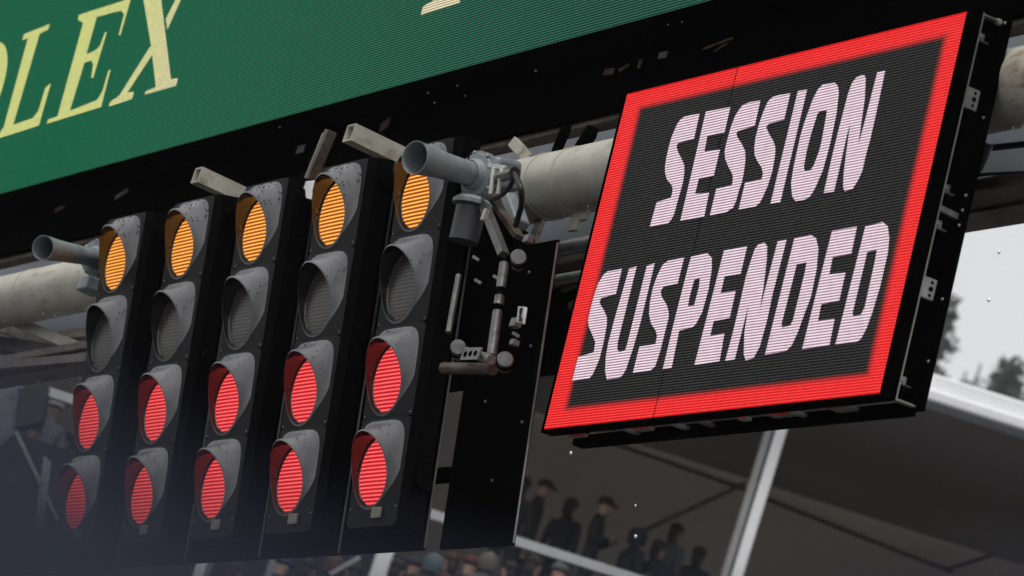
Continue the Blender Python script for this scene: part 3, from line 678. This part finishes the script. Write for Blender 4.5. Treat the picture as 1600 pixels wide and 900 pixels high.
cable('drop_cable', [at(1545, 225, 7.05), at(1532, 255, 7.06), at(1515, 285, 7.08)], .018, 'thick black cable slanting down right of the message board')
cable('sky_cable', [at(1490, 239, 7.1), at(1550, 231, 7.1), at(1640, 221, 7.1)], .012, 'black cable strung under the main pipe at the right')

# ================================================================== GRANDSTAND
gs = thing('grandstand', BF * 50 + BR * 0, 'white framed tented grandstand with a dark interior far behind the gantry', 'grandstand')
m_tent = mat('dim_tent_fabric', (0.5, 0.46, 0.42), 0.8, 0, .08, .35, .1, 1.5, trans=.5)
m_brace_shadow = mat('brace_seam_shadow', (0.34, 0.31, 0.28), .8, 0, .1, 2, trans=.6)
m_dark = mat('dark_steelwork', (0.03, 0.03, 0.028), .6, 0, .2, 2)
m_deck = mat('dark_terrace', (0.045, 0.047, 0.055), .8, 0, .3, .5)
GROT = Matrix((BR, BF, V((0, 0, 1)))).transposed()
def gbox(name, lat0, lat1, D0, D1, z0, z1, m, bevel=0): 
    p = BF * (D0 + D1) / 2 + BR * (lat0 + lat1) / 2
    return MB().box((p.x, p.y, (z0 + z1) / 2), (lat1 - lat0, D1 - D0, z1 - z0), GROT).build(name, m, gs, bevel=bevel)
zf1 = at_d(1520, 602, 46).z; zf0 = at_d(1500, 646, 46).z
zfm = zf0 + (zf1 - zf0) * .42
gbox('roof_fascia', -16, 30, 46, 46.3, zfm, zf1, WHITE_ALU, .03)
gbox('roof_gutter', -16, 30, 45.85, 46.25, zf0, zfm - .01, WHITE_ALU, .03)
m_roof = mat('roof_fabric', (0.35, 0.33, 0.31), 0.8, 0, .08, .35, .1, 1.5, trans=.22)
# roof sheet rising behind the fascia, and the rear wall
vs = []
for lat in (-16, 30):
    for D, z in ((46.3, zf1 - .1), (58, zf1 + 1.0)): p = BF * D + BR * lat; vs.append((p.x, p.y, z))
rf = MB().add(vs, [(0, 2, 3, 1)]).build('roof_sheet', m_roof, gs, fix=False); rf.modifiers.new('t', 'SOLIDIFY').thickness = .05
gbox('rear_wall', -16, 30, 58, 58.1, 8, zf1 + 1.0, m_tent)
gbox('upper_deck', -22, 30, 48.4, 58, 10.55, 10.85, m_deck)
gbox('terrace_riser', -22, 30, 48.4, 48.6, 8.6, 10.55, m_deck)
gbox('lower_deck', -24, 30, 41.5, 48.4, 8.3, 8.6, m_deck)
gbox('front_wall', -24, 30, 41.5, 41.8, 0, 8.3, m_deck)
gbox('side_wall', 30, 30.2, 46.5, 58, 8, zf1, m_tent)
zr = at_d(880, 870, 48).z
gbox('hand_rail', -20, 30, 47.95, 48.05, zr - .06, zr + .06, WHITE_ALU, .01)
for lat in range(-20, 31, 4): gbox('rail_post', lat, lat + .06, 47.97, 48.03, 8.6, zr - .06, GREY_ALU)
def gpole(a, b, D, w, m):
    p, q = at_d(*a, D), at_d(*b, D); x = (p.dot(BR) + q.dot(BR)) / 2
    gbox('roof_column', x - w / 2, x + w / 2, D, D + .22, 8.6, zf0, m, .02)
gpole((1214, 660), (1163, 900), 46.4, .13, WHITE_ALU)
x = at_d(1185, 780, 46.4).dot(BR); gbox('column_shade_side', x - .155, x - .075, 46.45, 46.7, 8.6, zf0, GREY_ALU)  # grey strip paints the column's shaded left face
gpole((598, 875), (590, 900), 46.6, .2, WHITE_ALU); gpole((322, 850), (312, 900), 46.6, .13, WHITE_ALU)
gpole((436, 845), (428, 900), 46.6, .15, GREY_ALU)
def brace_shadow(a, b, D, w=.12): return MB().bar(at_d(*a, D), at_d(*b, D), w * 1.1, .03).build('wall_brace_shadow', m_brace_shadow, gs)  # dark strips laid on the rear wall as frame shadows and seams
brace_shadow((930, 682), (1165, 765), 57.9, .13); brace_shadow((1165, 755), (1000, 832), 57.9, .16)
brace_shadow((1195, 778), (1490, 896), 57.9, .13); brace_shadow((1335, 700), (1640, 812), 57.9, .08); brace_shadow((1215, 738), (1360, 672), 57.9, .1)
brace_shadow((1480, 890), (1640, 840), 57.9, .2)
# things glimpsed at lower left
lp_ = [at_d(-30, 596, 47), at_d(30, 596, 47), at_d(20, 680, 47), at_d(-30, 720, 47)]
o = MB().prism(lp_, BF * .1).build('side_screen', mat('pale_windbreak', (0.2, 0.21, 0.235), .7), gs)
o = MB().prism([at_d(34, 600, 46.8), at_d(75, 600, 46.8), at_d(65, 660, 46.8), at_d(24, 668, 46.8)], BF * .3).build('equipment_box', m_dark, gs)
sc = thing('folding_brace', at_d(60, 780, 44), 'thin crossed grey bars of a folding frame at lower left', 'folding frame')
for a, b in (((24, 676), (90, 818)), ((70, 716), (54, 832)), ((76, 722), (62, 830))):
    MB().bar(at_d(*a, 44), at_d(*b, 44), .04, .04).build('brace_bar', GALV, sc)
o = MB().bar(at_d(515, 899, 44), at_d(562, 872, 44), .05, .05).build('flag_pole', GREY_ALU, org=at_d(540, 885, 44)); tag(o, 'thin slanting pale pole among the blurred crowd below the lights', 'pole')

# ================================================================== PEOPLE
SKIN = [mat('skin_a', (0.42, 0.27, 0.2), .55), mat('skin_b', (0.33, 0.2, 0.14), .55)]
HAIR = mat('dark_hair', (0.03, 0.022, 0.017), .6); TROUS = mat('dark_trousers', (0.03, 0.032, 0.04), .8)
def person_mesh(pose):
    """one continuous skinned body, z up, facing -y, 1.75 m tall"""
    P = {'pelvis': ((0, 0, .95), .145), 'waist': ((0, .0, 1.12), .135), 'chest': ((0, .0, 1.32), .16), 'neckb': ((0, .02, 1.47), .085), 'neck': ((0, .005, 1.53), .058), 'head1': ((0, -.01, 1.61), .085), 'head2': ((0, -.012, 1.685), .078)}
    E_ = [('pelvis', 'waist'), ('waist', 'chest'), ('chest', 'neckb'), ('neckb', 'neck'), ('neck', 'head1'), ('head1', 'head2')]
    for s, n in ((-1, 'l'), (1, 'r')):
        P['hip' + n] = ((s * .1, 0, .88), .105); P['knee' + n] = ((s * .11, -.02, .48), .062); P['ank' + n] = ((s * .115, .02, .09), .045); P['toe' + n] = ((s * .125, -.13, .035), .035)
        P['sho' + n] = ((s * .185, .015, 1.41), .07)
        if pose == 0: arm = ((s * .235, .03, 1.13), (s * .25, -.04, .88))
        elif pose == 1: arm = ((s * .24, .0, 1.15), (s * .1, -.2, 1.22))
        else: arm = ((s * .27, -.02, 1.16), (s * .17, -.2, 1.0))
        P['elb' + n] = (arm[0], .05); P['wri' + n] = (arm[1], .034)
        dr = (V(arm[1]) - V(arm[0])).normalized(); P['palm' + n] = (tuple(V(arm[1]) + dr * .07), .036)
        E_ += [('pelvis', 'hip' + n), ('hip' + n, 'knee' + n), ('knee' + n, 'ank' + n), ('ank' + n, 'toe' + n), ('chest', 'sho' + n), ('sho' + n, 'elb' + n), ('elb' + n, 'wri' + n), ('wri' + n, 'palm' + n)]
    ks = list(P); bm = bmesh.new(); ly = bm.verts.layers.skin.verify()
    vv = {}
    for k in ks:
        v = bm.verts.new(P[k][0]); r_ = P[k][1]; v[ly].radius = (r_, r_ * (.72 if k in ('pelvis', 'waist', 'chest') else 1)); vv[k] = v; v[ly].use_root = (k == 'pelvis')
    for a, b in E_: bm.edges.new((vv[a], vv[b]))
    me = bpy.data.meshes.new('tmp'); bm.to_mesh(me); bm.free()
    o = bpy.data.objects.new('tmp', me); COL.objects.link(o)
    o.modifiers.new('s', 'SKIN'); sb = o.modifiers.new('u', 'SUBSURF'); sb.levels = 2
    dg = bpy.context.evaluated_depsgraph_get(); res = bpy.data.meshes.new_from_object(o.evaluated_get(dg))
    mb = MB(); mb.add([v.co for v in res.vertices], [tuple(p.vertices) for p in res.polygons], True)
    # fingers, thumb, nose, ears
    for n in 'lr':
        pa = V(P['palm' + n][0]); wr = V(P['wri' + n][0]); d = (pa - wr).normalized(); sd_ = d.cross(V((0, 1, .3))).normalized(); cu = sd_.cross(d)
        for q in range(4):
            s0 = pa + d * .01 + sd_ * (q - 1.5) * .019; L_ = (.06, .072, .068, .052)[q]
            mb.tube([s0, s0 + d * L_ * .5 + cu * .008, s0 + d * L_ * .85 + cu * .028], [.0095, .009, .007], 6)
        s0 = wr + d * .03 + sd_ * -.03; mb.tube([s0, s0 - sd_ * .025 + d * .02, s0 - sd_ * .03 + d * .05 + cu * .01], [.011, .01, .008], 6)
    mb.ball((0, -.098, 1.635), .016, 1, sc=(.8, 1, 1.3))
    for s in (-1, 1): mb.ball((s * .082, .0, 1.64), .026, 1, sc=(.4, .7, 1.1)); mb.ball((s * .032, -.084, 1.665), .011, 1)
    mb.ball((0, -.088, 1.595), .02, 1, sc=(1.2, .4, .35))
    bpy.data.objects.remove(o); 
    hands = [V(P['palm' + n][0]) for n in 'lr']
    for i, f in enumerate(mb.f):
        c_ = sum((mb.v[j] for j in f), V()) / len(f)
        mb.mi[i] = 1 if c_.z > 1.535 or min((c_ - h).length for h in hands) < .085 else (2 if c_.z < .9 else 0)
        if min((c_ - h).length for h in hands) < .085: mb.mi[i] = 1
    return mb
BODY = []
for ps in range(3):
    mb = person_mesh(ps); o = mb.build('body_proto', [TROUS, SKIN[0], TROUS], fix=False); BODY.append(o.data); bpy.data.objects.remove(o)
def hat_mesh(kind):
    b = MB()
    if kind == 'cap':
        b.lathe((0, -.01, 1.68), (0, 0, 1), ((0, .102), (.03, .103), (.065, .09), (.09, .055), (.1, .0005)), 20)
        b.prism([(-.075, -.085, 1.688), (-.06, -.16, 1.678), (0, -.185, 1.674), (.06, -.16, 1.678), (.075, -.085, 1.688)], (0, 0, .012))
    elif kind == 'hood':
        b.lathe((0, .01, 1.54), (0, .05, 1), ((0, .105), (.06, .118), (.14, .118), (.2, .09), (.235, .0005)), 20)
    else:
        b.ball((0, .018, 1.695), .1, 2, sc=(1, 1.02, .9)); b.ball((0, .06, 1.6), .085, 2, sc=(1.0, .6, 1.3 if kind == 'hair' else 2.0))
    return b
jack = {}
def jmat(c):
    if c not in jack: jack[c] = mat('jacket_cloth', c, .75, 0, .2, 5)
    return jack[c]
PEOPLE_UP = [  # head px, D, yaw, pose, jacket, hat, hat colour, label
 ((945, 790), 50, 80, 1, (.02, .022, .026), 'cap', (.02, .02, .022), 'person in dark jacket and peaked cap in profile, tallest silhouette above the white rail'),
 ((850, 762), 50.5, 95, 0, (.02, .02, .024), 'cap', (.025, .025, .03), 'person in dark coat and peaked cap, second silhouette right of the blank board'),
 ((893, 792), 51, 150, 0, (.025, .025, .03), 'hair', (.03, .022, .017), 'bareheaded person in dark coat between the two people in peaked caps'),
 ((818, 758), 50.2, 165, 0, (.03, .03, .035), 'hair', (.03, .022, .017), 'person half hidden behind the right edge of the blank board'),
 ((998, 838), 49.6, 120, 1, (.02, .022, .03), 'hood', (.02, .022, .03), 'person in dark hood hunched right of the capped person in profile'),
 ((1030, 858), 49.8, 140, 0, (.03, .033, .042), 'hair', (.03, .022, .017), 'person in dark jacket low between the hooded person and the long haired one'),
 ((1058, 832), 51, 130, 0, (.10, .105, .115), 'long', (.03, .02, .015), 'person with long dark hair and paler grey jacket above the crowd'),
 ((1092, 868), 51.4, 170, 2, (.02, .022, .028), 'hair', (.03, .022, .017), 'rightmost person of the silhouettes, low against the tent wall'),
]
def person(px, D, yaw, pose, jc, hat, hc, label, skin=0, group='spectators in the grandstand'):
    h = at_d(*px, D); z0 = h.z - 1.66
    if group and 'low crowd' in label: jc = tuple(x * .3 for x in jc); hc = tuple(x * .25 for x in hc)  # clothes darkened to put the shade and veil into their colour
    me = BODY[pose].copy(); me.materials[0] = jmat(jc); me.materials[1] = SKIN[skin]
    o = bpy.data.objects.new('person', me); COL.objects.link(o); o.location = (h.x, h.y, z0)
    o.rotation_euler = (0, 0, -BAZ + R(yaw)); tag(o, label, 'person', group)
    hb = hat_mesh(hat).build({'cap': 'cap', 'hood': 'hood', 'hair': 'hair', 'long': 'hair'}[hat], jmat(hc), o, org=(0, 0, 0))
    return o, z0
for q in PEOPLE_UP: person(*q)
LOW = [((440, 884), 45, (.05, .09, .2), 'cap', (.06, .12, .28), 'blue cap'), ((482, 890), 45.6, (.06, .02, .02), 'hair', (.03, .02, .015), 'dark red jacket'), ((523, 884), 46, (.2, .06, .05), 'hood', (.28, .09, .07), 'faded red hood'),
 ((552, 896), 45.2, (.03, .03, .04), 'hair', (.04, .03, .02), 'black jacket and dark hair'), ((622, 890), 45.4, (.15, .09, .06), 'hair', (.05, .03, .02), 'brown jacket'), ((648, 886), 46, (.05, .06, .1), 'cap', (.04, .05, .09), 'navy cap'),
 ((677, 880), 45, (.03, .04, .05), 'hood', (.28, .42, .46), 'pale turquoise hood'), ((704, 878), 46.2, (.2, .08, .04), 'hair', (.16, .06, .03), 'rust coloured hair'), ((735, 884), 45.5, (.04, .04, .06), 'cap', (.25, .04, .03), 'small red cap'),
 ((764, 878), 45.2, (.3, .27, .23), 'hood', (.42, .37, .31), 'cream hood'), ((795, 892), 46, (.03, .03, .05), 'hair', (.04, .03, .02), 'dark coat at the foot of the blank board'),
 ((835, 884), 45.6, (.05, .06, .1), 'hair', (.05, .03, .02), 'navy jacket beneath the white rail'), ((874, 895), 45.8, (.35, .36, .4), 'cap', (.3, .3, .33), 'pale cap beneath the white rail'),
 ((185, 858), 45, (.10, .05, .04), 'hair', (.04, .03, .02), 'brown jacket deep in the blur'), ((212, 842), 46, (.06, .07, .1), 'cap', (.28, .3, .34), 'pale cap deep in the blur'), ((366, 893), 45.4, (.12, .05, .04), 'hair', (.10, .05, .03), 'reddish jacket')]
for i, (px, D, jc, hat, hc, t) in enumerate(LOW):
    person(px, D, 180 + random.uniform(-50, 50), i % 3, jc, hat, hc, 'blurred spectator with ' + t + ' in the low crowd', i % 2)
for px, D, jc, hc, t in (((86, 640), 49, (.3, .3, .33), (.5, .5, .52), 'white cap and grey jacket'), ((52, 676), 48.5, (.08, .05, .045), (.03, .02, .015), 'dark hair and brown jacket'), ((100, 690), 49.4, (.03, .03, .04), (.03, .022, .018), 'black jacket')):
    person(px, D, random.uniform(-40, 40), 0, jc, 'cap' if hc[0] > .4 else 'hair', hc, 'distant spectator with ' + t + ' left of the farthest start light', 0)

# ================================================================== TREES
m_bark = mat('bark', (0.09, 0.075, 0.06), .9, 0, .3, 3)
m_leaf = [mat('spruce_needles', (0.10, 0.115, 0.095), .7, 0, .3, .8, trans=.4), mat('broad_leaves', (0.105, 0.12, 0.095), .7, 0, .3, .8, trans=.4)]  # needles and leaves paled to put distant mist into their colour
def tree(top, D, h, w, kind, label, seed):
    rd = random.Random(seed); t = at_d(*top, D); base = V((t.x, t.y, t.z - h))
    root = thing('spruce_tree' if kind == 0 else 'leafy_tree', base, label, 'tree', 'trees on the hill')
    tr = MB().tube([base + V((0, 0, -2)), base + V((.1, 0, h * .5)), base + V((0, 0, h * .98))], [.5, .3, .06], 10)
    lf = MB()
    def card(p, s):
        a = V((rd.gauss(0, 1), rd.gauss(0, 1), rd.gauss(0, .6))).normalized(); b = a.cross(V((rd.gauss(0, 1), rd.gauss(0, 1), rd.gauss(0, 1)))).normalized()
        lf.add([p - a * s, p + b * s * .42, p + a * s, p - b * s * .42], [(0, 1, 2, 3)])
    if kind == 0:
        z = .12
        while z < .99:
            for q in range(rd.randint(3, 5)):
                an = rd.uniform(0, 6.28); L_ = w * (1 - z) ** .8 * rd.uniform(.55, 1.15) + .15
                d = V((math.cos(an), math.sin(an), rd.uniform(-.25, .12))); p0 = base + V((0, 0, z * h)); p1 = p0 + d * L_ * .6; p2 = p0 + d * L_ + V((0, 0, .12 * L_))
                tr.tube([p0, p1, p2], [.1, .06, .02], 5)
                for k in range(int(20 + 50 * L_ / w)):
                    tt = rd.uniform(.15, 1.05); p = p0.lerp(p2, tt) + V((rd.gauss(0, .37), rd.gauss(0, .37), rd.gauss(-.2, .3))); card(p, rd.uniform(.2, .6))
            z += rd.uniform(.028, .055)
    else:
        for q in range(80):
            an = rd.uniform(0, 6.28); rr = w * math.sqrt(rd.random()); zz = h * (.35 + .6 * rd.random()) * (1 - .25 * rr / w)
            c_ = base + V((rr * math.cos(an), rr * math.sin(an), zz)); tr.tube([base + V((0, 0, zz * .6)), c_], [.06, .015], 5)
            s = rd.uniform(.8, 1.9)
            for k in range(110): card(c_ + V((rd.gauss(0, s * .5), rd.gauss(0, s * .5), rd.gauss(0, s * .4))), rd.uniform(.22, .5))
    tr.build('trunk', m_bark, root); lf.build('crown', m_leaf[kind], root, fix=False)
for a in (((1474, 455), 240, 21, 6, 0, 'tall ragged spruce beside the right edge of the message board', 1),
          ((1588, 560), 246, 18, 4.2, 0, 'slim pointed treetop near the right edge of the photo', 2),
          ((1512, 572), 252, 18, 7, 1, 'round leafy treetop just right of the ragged spruce', 3),
          ((1550, 588), 250, 16, 6.5, 1, 'low leafy treetop between the round one and the slim pointed one', 4),
          ((1610, 592), 254, 16, 6.5, 1, 'low leafy treetop cut by the right edge of the photo', 5),
          ((1535, 560), 256, 18, 6, 1, 'broad leafy treetop standing behind the gap between the round one and the pointed one', 7),
          ((1570, 596), 248, 15, 6, 1, 'low bushy treetop just left of the slim pointed treetop', 8),
          ((1448, 540), 250, 16, 5, 0, 'short spruce half hidden behind the message board corner', 6)): tree(*a)

# ================================================================== ADDED FOREGROUND SLAB STANDING IN FOR THE BLUR VEIL
def at_f(px, py, d): return EYE + ray(px, py) * d
m_fg = mat('slate_blue_veil', (0.023, 0.030, 0.055), .85, 0, .1, 3)
prof = [(-420, 330), (-200, 480), (0, 595), (117, 668), (219, 742), (350, 832), (520, 902), (800, 965), (1150, 1000), (1450, 975), (1640, 935), (1800, 910)]
top = [at_f(px, py, .50) for px, py in prof]
fb = MB(); back = (V((FWD.x, FWD.y, 0)).normalized()) * .09
n = len(top); vs = top + [p + back for p in top] + [V((p.x, p.y, 0)) for p in top] + [V((p.x, p.y, 0)) + back for p in top]; fs = []
for i in range(n - 1):
    fs += [(i, i + 1, n + i + 1, n + i), (2 * n + i, 2 * n + i + 1, i + 1, i), (n + i, n + i + 1, 3 * n + i + 1, 3 * n + i), (2 * n + i + 1, 2 * n + i, 3 * n + i, 3 * n + i + 1)]
fs += [(0, n, 3 * n, 2 * n), (n - 1, 3 * n - 1, 4 * n - 1, 2 * n - 1)]
fb.add(vs, fs, True); o = fb.build('veil_slab', m_fg, org=(top[5].x, top[5].y, 0)); tag(o, 'out of focus slate blue barrier added close up to veil the lower left corner', 'slab')

# ================================================================== RAIN
rd = random.Random(11); dr = MB()
for px, py, Y in ((892, 708, 6.7), (993, 838, 6.7), (993, 790, 6.7), (1545, 469, 6.8), (1561, 394, 6.8)):
    dr.ball(at(px, py, Y), .006 if py != 790 else .004, 1, sc=(1, 1, 1.3))
for i in range(60):                                  # drips under the main pipe and the lower beam
    x = rd.uniform(-22, -9.5); dr.ball((x, CY0 + .25 + rd.uniform(-.02, .005), CZ0 - .012), rd.uniform(.004, .009), 1, sc=(1, 1, 1.5))
    dr.ball((x + .1, PY + rd.uniform(-.03, .03), PZ - PR - .004), rd.uniform(.003, .007), 1, sc=(1, 1, 1.5))
for i in range(14):
    x = rd.uniform(-20, -12); dr.ball((x, SY + rd.uniform(.05, SDEP), SZ0 - .004), rd.uniform(.003, .006), 1)
o = dr.build('raindrops', WATER, org=(-12, 6.7, 5)); tag(o, 'small bright raindrops falling and hanging under the beams', 'raindrops', kind='stuff')

# ================================================================== MIST
hz = bpy.data.materials.new('mist'); hz.use_nodes = True; nt = hz.node_tree; nt.nodes.clear()
ov = nt.nodes.new('ShaderNodeOutputMaterial'); pv = nt.nodes.new('ShaderNodeVolumePrincipled')
pv.inputs['Color'].default_value = (0.93, 0.95, 1, 1); pv.inputs['Density'].default_value = 0.00028; pv.inputs['Anisotropy'].default_value = 0.0
nt.links.new(pv.outputs[0], ov.inputs['Volume'])
o = MB().box((0, 0, 59), (1900, 1900, 120)).build('haze', hz); tag(o, 'thin rainy mist filling the air', 'haze', kind='stuff')
